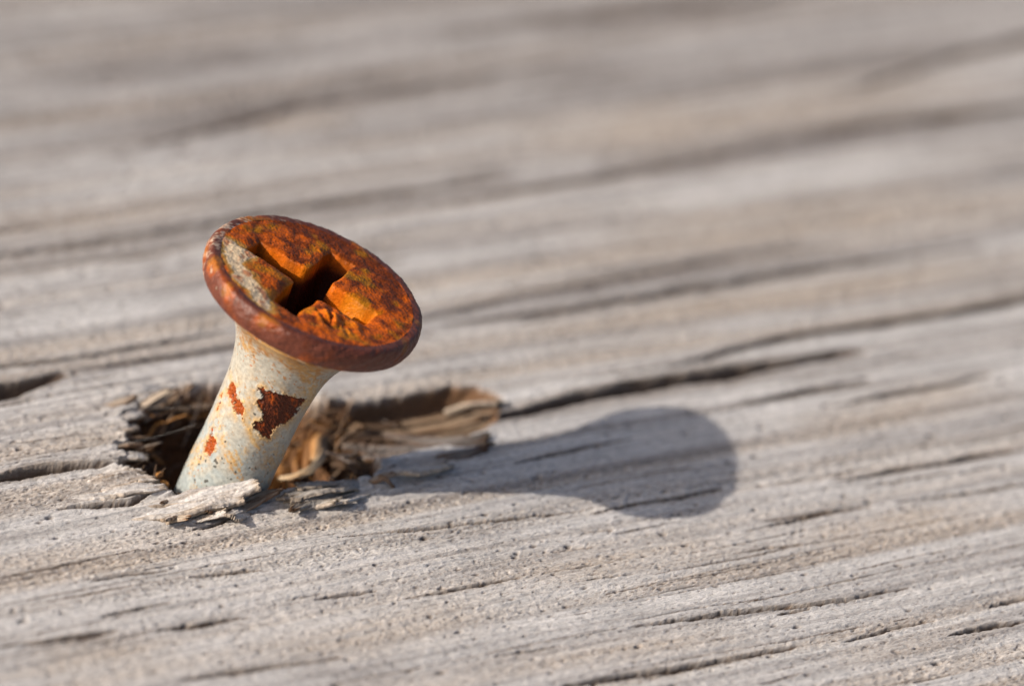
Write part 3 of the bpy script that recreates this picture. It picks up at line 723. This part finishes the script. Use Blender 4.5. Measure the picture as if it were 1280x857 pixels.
for k, (nm, pts, w, th, key, tw) in enumerate(BLADES):
    V, F, C_ = blade(pts, w, th, key, tw, 100 + 13 * k, n=90 if nm == 'splinter' else 26, m=26 if nm == 'splinter' else 8)
    to_plank(mesh_obj(nm, V, F[:, ::-1], M_WOOD, None, C_, smooth=False))

# fine torn fibres lining the hole, too many to count: one part
rng = random.Random(11)
VV = []; FF = []; CC = []; base = 0
hp = [(g_ * CG - c_ * SG, g_ * SG + c_ * CG) for g_, c_ in HOLE]
cx = sum(p[0] for p in hp) / len(hp); cy = sum(p[1] for p in hp) / len(hp)
for k in range(420):
    q = rng.random() * len(hp); i = int(q); f_ = q - i
    ax, ay = hp[i]; bx_, by_ = hp[(i + 1) % len(hp)]
    x, y = ax + (bx_ - ax) * f_, ay + (by_ - ay) * f_
    inn = rng.uniform(.02, .22)
    x += (cx - x) * inn; y += (cy - y) * inn
    if y < 0 and x > -2: z0 = rng.uniform(-2.2, -.5)
    else: z0 = rng.uniform(-3.2, -.15) * (.35 + inn * 3)
    L = rng.uniform(.5, 2.4)
    a = GA + rng.choice((0, math.pi)) + rng.gauss(0, .55)
    dz = rng.gauss(.05, .45)
    p0 = np.array((x, y, z0)); d1 = np.array((math.cos(a), math.sin(a), dz)) * L
    bend = np.array((rng.gauss(0, .25), rng.gauss(0, .25), rng.gauss(0, .25))) * L
    key = rng.choice(('gold', 'brown', 'dark', 'gold', 'tan', 'dark') if 1 < x < 4.4 else ('brown', 'dark', 'dark', 'dark', 'shard') if x < 1 else ('brown', 'dark', 'dark', 'dark', 'slate'))
    V, F, C_ = blade([p0 - d1 * .5, p0 + bend * .5, p0 + d1 * .5], rng.uniform(.03, .13), rng.uniform(.02, .05), key, rng.uniform(-80, 80), 3000 + k, n=10, m=4, tip=.2)
    VV.append(V); FF.append(F[:, ::-1] + base); CC.append(C_); base += len(V)
lit = mesh_obj('torn_fibres', np.vstack(VV), np.vstack(FF), M_WOOD, None, np.vstack(CC))
lit['kind'] = 'stuff'
to_plank(lit)

# ------------------------------------------------------------------ the screw
AX = np.array((0.2750327, -0.04504793, 0.96037894)); AXX = np.array((0.96135488, 0, -0.27531219)); AXY = np.array((0.01240224, 0.99898483, 0.04330705))
screw = bpy.data.objects.new('screw', None)
col.objects.link(screw)
screw.empty_display_size = .005
screw.matrix_world = Matrix(((AXX[0], AXY[0], AX[0], 0), (AXX[1], AXY[1], AX[1], 0), (AXX[2], AXY[2], AX[2], 0), (0, 0, 0, 1)))
screw['label'] = 'tilted screw with a rusty cross-recess head and chipped cream shank in the plank'
screw['category'] = 'screw'

HT = 9.85            # height of the head's face along the axis
R_OR = np.array((.43, .080, .001)); R_DK = np.array((.085, .017, .004)); R_YL = np.array((.36, .155, .006)); R_PU = np.array((.105, .028, .015)); R_BR = np.array((.80, .20, .002))
PAINT = np.array((.348, .330, .284)); ZINC = np.array((.285, .312, .305))

def n3(th, s, f, seed):
    """noise that closes round the axis"""
    a = noise(np.cos(th) * f + 11.1, s + np.sin(th) * f * .83, seed)
    b_ = noise(np.sin(th) * f - 5.7, s * .9 + np.cos(th) * f * .71 + 3.3, seed + 7)
    return (a + b_) * .75

# --- head: face rings, bead, rounded rim, underside running into the neck
NT = 900
prof = []          # (radius, height)
for r_ in np.concatenate([np.linspace(.02, 3.0, 130), np.linspace(3.0, 4.02, 34)[1:]]):
    prof.append((r_, 0.0))
for a_ in np.linspace(0, 1, 12)[1:]:
    prof.append((4.02 + .16 * a_, .012 * math.sin(a_ * math.pi * .5)))
for a_ in np.linspace(90, -62, 40)[1:]:
    aa = math.radians(a_)
    prof.append((4.18 + .32 * max(math.cos(aa), 0) ** .6 if aa > 0 else 4.18 + .32 * math.cos(aa), -.50 + (.512 * math.sin(aa) ** .85 if aa > 0 else .62 * math.sin(aa))))
for a_ in np.linspace(0, 1, 24)[1:]:
    prof.append((prof_r0 := 4.33 - (4.33 - 2.75) * a_, -1.05 - .62 * a_ ** 1.3))
prof = np.array(prof)
nr = len(prof)
th = np.linspace(0, 2 * math.pi, NT, endpoint=False)
RR, TH = np.meshgrid(prof[:, 0], th, indexing='ij'); ZZ = np.repeat(prof[:, 1][:, None], NT, 1)
RR = RR.ravel(); TH = TH.ravel(); ZZ = ZZ.ravel()
ringi = np.repeat(np.arange(nr), NT)
arcl = np.concatenate([[0], np.cumsum(np.hypot(np.diff(prof[:, 0]), np.diff(prof[:, 1])))]); AL = np.repeat(arcl[:, None], NT, 1).ravel()
hx_, hy_ = RR * np.cos(TH), RR * np.sin(TH)
face = (ringi < 163)
# cross recess
ca, sa = math.cos(math.radians(-19)), math.sin(math.radians(-19))
ux_, uy_ = hx_ + .13, hy_ - .0
e1 = ux_ * ca + uy_ * sa; e2 = -ux_ * sa + uy_ * ca
jit = .08 * noise(hx_ / .9, hy_ / .9, 201) + .012 * noise(hx_ / .3, hy_ / .3, 202)
hw = .54
def arm(a, b_, L):
    # distance inside a slot of half width hw and half length L, blunt ended
    return np.minimum(hw + .05 * (1 - np.abs(a) / 2.7) - np.abs(b_), (L - np.abs(a)) * .9)
s_arm1 = arm(e1, e2, np.where(e1 > 0, 2.65, 2.78)); s_arm2 = arm(e2, e1, np.where(e2 > 0, 2.78, 2.65))
hub = .80 - np.hypot(e1, e2)
def smax(a, b_, k):
    h = np.clip(.5 + .5 * (a - b_) / k, 0, 1)
    return b_ + (a - b_) * h + k * h * (1 - h)
sd = smax(smax(s_arm1, s_arm2, .22), hub, .2) + jit
rad = np.hypot(e1, e2)
floor_d = 3.2 - .55 * rad - .75 * sstep(.6, 1.8, e1)
floor_d = np.maximum(floor_d, .6)
rec = np.clip(sd, 0, 9)
depth = floor_d * (1 - np.exp(-rec / (.17 + .05 * noise(hx_ / 1.3, hy_ / 1.3, 203)))) * (sd > 0)
depth = np.where(face, depth, 0)
# rounded, worn edge of the recess and cam-out damage on the lobe towards the front right
front = sstep(.4, -1.2, hy_)
worn = np.where(face, (.07 + .20 * front) * np.exp(-np.clip(-sd, 0, 9) / (.10 + .18 * front)), 0)
dm = np.exp(-(((hx_ - .9) / .95) ** 2 + ((hy_ + 2.05) / .85) ** 2)) * face
ridge = np.abs(noise(hx_ / .55 + hy_ * .5, hy_ / 1.3, 204))
dmg = dm * (.34 * ridge - .16) + dm * .10 * noise(hx_ / .3, hy_ / .4, 205)
dm2 = np.exp(-(((hx_ + 1.25) / .55) ** 2 + ((hy_ + 1.35) / .7) ** 2)) * face
crust = .030 * fbm(hx_ / .5, hy_ / .5, 206, 3) + .012 * noise(hx_ / .09, hy_ / .09, 207)
rimn = .030 * n3(TH, AL * 1.5, 5, 208) + .022 * n3(TH, AL * 3.5, 13, 209) + .014 * n3(TH, AL * 8, 30, 210)
hz = ZZ - depth - worn + np.where(face, (dmg + .10 * dm2) * sstep(.12, -.2, sd) + crust, 0)
hz = np.where(face, hz, ZZ + .5 * rimn)
hr = np.where(face, RR, RR + rimn * sstep(4.02, 4.3, RR) * (ringi < 230))
# colour
c_ = np.repeat(R_OR[None, :], len(RR), 0)
n_a = fbm(hx_ / 1.1, hy_ / 1.1, 211, 3); n_b = fbm(hx_ / .8 + 9, hy_ / .8, 212, 4, .55); n_c = noise(hx_ / .16, hy_ / .16, 213)
c_ = mixc(c_, R_DK, .85 * sstep(-.15, .75, n_b * .9 + .8 * sstep(.2, 3.4, hx_ * .45 + hy_ * .9)))
c_ = mixc(c_, R_YL, .6 * sstep(.0, .7, n_a - .15 + .6 * np.exp(-(((hx_ - 1.9) / 1.0) ** 2 + ((hy_ - .2) / .9) ** 2)) + .5 * np.exp(-(((hx_ - .4) / 1.3) ** 2 + ((hy_ + 2.2) / 1.0) ** 2)) + .4 * np.exp(-(((hx_ + 1.3) / .9) ** 2 + ((hy_ + 1.2) / 1.2) ** 2))))
c_ = mixc(c_, R_DK * .6, .25 * sstep(.35, .8, n_c))
c_ = mixc(c_, R_BR, .75 * sstep(.0, .35, sd + .12) * face)
c_ = mixc(c_, R_DK * .4, .97 * sstep(.18, .75, depth) * (1 - .9 * sstep(.55, 1.0, e1)) * (1 - .7 * sstep(0, .3, e2) * sstep(-.2, -.7, e1) * sstep(.9, .3, depth)) * face)  # recess shade painted in with dark rust by depth; sunlit walls left bright
c_ = mixc(c_, R_BR, .8 * dm * sstep(.2, .6, ridge))
# cream coating left over on one side of the face and along its edge
pp = [(-3.95, .35), (-3.4, .5), (-2.75, .05), (-3.0, -.75), (-2.75, -1.35), (-2.3, -1.9), (-1.55, -2.75), (-1.55, -3.5), (-2.3, -3.15), (-3.2, -2.1), (-3.75, -1.0)]
sp = poly_sdf(hx_, hy_, pp) + .24 * n_b + .05 * n_c + .08
c_ = mixc(c_, np.array((.42, .25, .06)), .8 * sstep(-.35, .05, sp) * face)
c_ = mixc(c_, np.array((.66, .50, .32)), .95 * sstep(.02, .16, sp) * face)
c_ = mixc(c_, R_OR * .8, .70 * sstep(.15, .6, n_b) * sstep(0, .2, sp) * face)
# rim: purple brown scale, orange blotches, cream specks on the left side
rm = ~face
ra = n3(TH, AL * .9, 4, 214); rb = n3(TH, AL * 2.2, 9, 215); rc = n3(TH, AL * 6, 26, 216)
cr_ = np.repeat(R_PU[None, :], len(RR), 0)
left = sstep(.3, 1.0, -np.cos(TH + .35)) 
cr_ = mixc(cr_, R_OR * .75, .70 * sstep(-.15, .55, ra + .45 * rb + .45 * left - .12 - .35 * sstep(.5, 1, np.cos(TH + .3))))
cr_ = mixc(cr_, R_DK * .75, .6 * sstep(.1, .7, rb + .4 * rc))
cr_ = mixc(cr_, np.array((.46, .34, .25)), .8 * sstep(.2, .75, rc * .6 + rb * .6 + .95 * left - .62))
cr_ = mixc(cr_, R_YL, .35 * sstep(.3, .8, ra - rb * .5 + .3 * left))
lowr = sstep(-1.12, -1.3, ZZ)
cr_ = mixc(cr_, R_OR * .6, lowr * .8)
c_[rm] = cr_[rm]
rust = np.where(face, 1 - .7 * sstep(.02, .16, sp), 1 - .6 * lowr)
gloss = np.where(face, .13, .34)
co_h = np.stack([hr * np.cos(TH), hr * np.sin(TH), HT + hz], -1)
i_, j_ = np.meshgrid(np.arange(nr - 1), np.arange(NT), indexing='ij')
i_ = i_.ravel(); j_ = j_.ravel(); j2 = (j_ + 1) % NT
fh = np.stack([i_ * NT + j_, (i_ + 1) * NT + j_, (i_ + 1) * NT + j2, i_ * NT + j2], -1)
# the faces inside the cross are a part of their own
inside = (sd[fh] > .02).all(1) & face[fh].all(1)

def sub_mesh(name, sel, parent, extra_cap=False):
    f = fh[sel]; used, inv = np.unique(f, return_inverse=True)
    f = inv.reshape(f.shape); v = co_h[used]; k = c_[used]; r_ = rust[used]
    if extra_cap:
        ctr = np.nonzero(ringi[used] == 0)[0]
        v = np.vstack([v, v[ctr].mean(0)]); k = np.vstack([k, k[ctr].mean(0)]); r_ = np.append(r_, 1.0)
        cap = np.array([(ctr[q], ctr[(q + 1) % len(ctr)], len(v) - 1, len(v) - 1) for q in range(0)]).reshape(0, 4)
    return mesh_obj(name, v, f, M_METAL, parent, k, True, {'rust': r_, 'gloss': gloss[used]})

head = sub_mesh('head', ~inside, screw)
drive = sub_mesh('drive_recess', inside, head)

# --- shank: coated, with chips where the coating has flaked off
def ang(*l): return [(math.radians(a_) * 1.75, s_) for a_, s_ in l]
CHIPS = [
 ang((-108.6, 5.52), (-91.3, 5.63), (-70.2, 5.68), (-35.6, 5.61), (-45.5, 5.21), (-36.6, 4.84), (-53.1, 4.18), (-64.6, 4.02), (-64.2, 3.43), (-78.3, 3.52), (-91.2, 3.68), (-94.1, 3.96), (-84.1, 4.11), (-89.8, 4.55), (-100.1, 4.77), (-101.3, 5.14)),
 ang((-149.5, 4.87), (-138, 4.86), (-126.5, 4.48), (-114.9, 4.42), (-110.7, 3.85), (-119.3, 3.86), (-134.8, 4.16), (-149.8, 4.32)),
 ang((-148.2, 2.72), (-140, 2.33), (-128.3, 2.22), (-128.2, 1.56), (-140.8, 1.45), (-143.5, 1.85), (-145.2, 2.33)),
 ang((-160, 4.0), (-154, 3.7), (-153, 3.3), (-157, 3.5)),
 ang((60, 6.0), (95, 5.6), (120, 4.2), (85, 3.6), (70, 4.6)), ang((10, 2.2), (30, 2.0), (28, 1.1), (14, 1.3)), ang((140, 2.6), (160, 2.2), (150, 1.2)),
]
NS, NA = 560, 520
sv = np.concatenate([np.linspace(-9.0, -2.0, 40, endpoint=False), np.linspace(-2.0, HT - 1.02, NS)])
ths = np.linspace(-math.pi, math.pi, NA, endpoint=False) + math.pi * .5
SV, TS = np.meshgrid(sv, ths, indexing='ij'); SV = SV.ravel(); TS = TS.ravel()
ta = (TS + math.pi) % (2 * math.pi) - math.pi
arc = ta * 1.75
dn = HT - 1.15 - SV
rs = np.minimum(1.69 + 2.3 * np.exp(-np.maximum(dn, -.1) / .92) + .42 * np.exp(-(np.maximum(dn, 0) / 2.6) ** 2), 3.55 - .25 * np.clip(.35 - dn, 0, 1))
na = n3(TS, SV * .8, 1.8, 301); nb_ = n3(TS, SV * 2.4, 5, 302); nc = n3(TS, SV * 7, 14, 303); nd = n3(TS, SV * 16, 32, 304)
rs = rs + .022 * na + .010 * nb_ + .005 * nc
chip = np.full(len(SV), -9.0)
for pl in CHIPS:
    chip = np.maximum(chip, poly_sdf(arc, SV, pl))
chip = chip + .09 * nb_ + .085 * nc + .05 * nd
cm = sstep(-.01, .03, chip)
rs = rs - .05 * cm + cm * (.03 * nc + .02 * nd) + .018 * np.exp(-((chip + .045) / .045) ** 2)
# colours
ks = np.repeat(PAINT[None, :], len(SV), 0)
ks = mixc(ks, ZINC, sstep(4.5, 1.5, SV + .9 * na))
ks = mixc(ks, np.array((.33, .325, .285)), .5 * sstep(-.2, .6, nb_))
topst = sstep(5.2, 8.6, SV)
ks = mixc(ks, np.array((.36, .19, .05)), .80 * (.6 + .4 * sstep(-.3, .3, nc)) * sstep(.02, .75, na * .5 + nb_ * .45 + .95 * topst ** 2 + .05 - .15))
ks = mixc(ks, np.array((.30, .12, .02)), .85 * sstep(.25, .6, nc * .7 + nd * .6 + .45 * na + .7 * topst - .24))
stn = np.exp(-(((arc + 1.40) / .55) ** 2 + ((SV - 2.25) / .50) ** 2))
ks = mixc(ks, np.array((.36, .22, .09)), .75 * stn * sstep(-.4, .5, nc + .4))
ks = mixc(ks, np.array((.46, .27, .09)), .8 * np.exp(-(np.clip(-chip, 0, 9) / .32)) * sstep(-.3, .4, nb_ + .2))
ks = mixc(ks, np.array((.50, .34, .14)), .45 * sstep(.25, .8, na + .4 * nc))
# rust freckles and dark specks
q1 = sstep(.72, .92, n3(TS, SV * 6, 13, 305) + .30 * stn + .25 * topst - .22)
ks = mixc(ks, R_OR * .8, .8 * q1)
q2 = sstep(.80, .95, n3(TS, SV * 5, 11, 306) + .20 * sstep(3.6, 1, SV))
ks = mixc(ks, np.array((.06, .058, .05)), .9 * q2)
rcol = mixc(np.repeat((R_DK * .8)[None, :], len(SV), 0), R_OR * .6, sstep(.05, .9, nb_ * .8 + .5 * nc + .75 * sstep(-2.6, -3.4, arc)))
ks = ks * (1 - cm[:, None]) + rcol * cm[:, None]
nsr = len(sv)
co_s = np.stack([rs * np.cos(TS), rs * np.sin(TS), SV], -1)
i_, j_ = np.meshgrid(np.arange(nsr - 1), np.arange(NA), indexing='ij'); i_ = i_.ravel(); j_ = j_.ravel(); j2 = (j_ + 1) % NA
fs = np.stack([i_ * NA + j_, i_ * NA + j2, (i_ + 1) * NA + j2, (i_ + 1) * NA + j_], -1)
shank = mesh_obj('shank', co_s, fs, M_METAL, screw, ks, True, {'rust': np.clip(cm + .5 * q1, 0, 1), 'gloss': .30 - .08 * cm})

# ------------------------------------------------------------------ spider silk
for k, (A, B) in enumerate(SILK):
    A = np.array(A); B = np.array(B)
    n_ = 14; V = []; F = []
    for i in range(n_ + 1):
        t_ = i / n_
        p = A + (B - A) * t_ - np.array((0, 0, .12 * math.sin(math.pi * t_)))
        for q in range(5):
            a_ = 2 * math.pi * q / 5
            V.append(p + .0028 * np.array((0, math.cos(a_), math.sin(a_))))
    for i in range(n_):
        for q in range(5):
            F.append((i * 5 + q, i * 5 + (q + 1) % 5, (i + 1) * 5 + (q + 1) % 5, (i + 1) * 5 + q))
    ob = mesh_obj('spider_thread', V, F, M_SILK)
    ob['label'] = ('fine spider thread stretched level from the torn rim to the shank', 'fine slanting spider thread low across the dark hole beside the shank')[k]
    ob['category'] = 'thread'
    ob['group'] = 'spider threads at the hole'

scene.render.engine = 'CYCLES'
scene.cycles.use_denoising = True
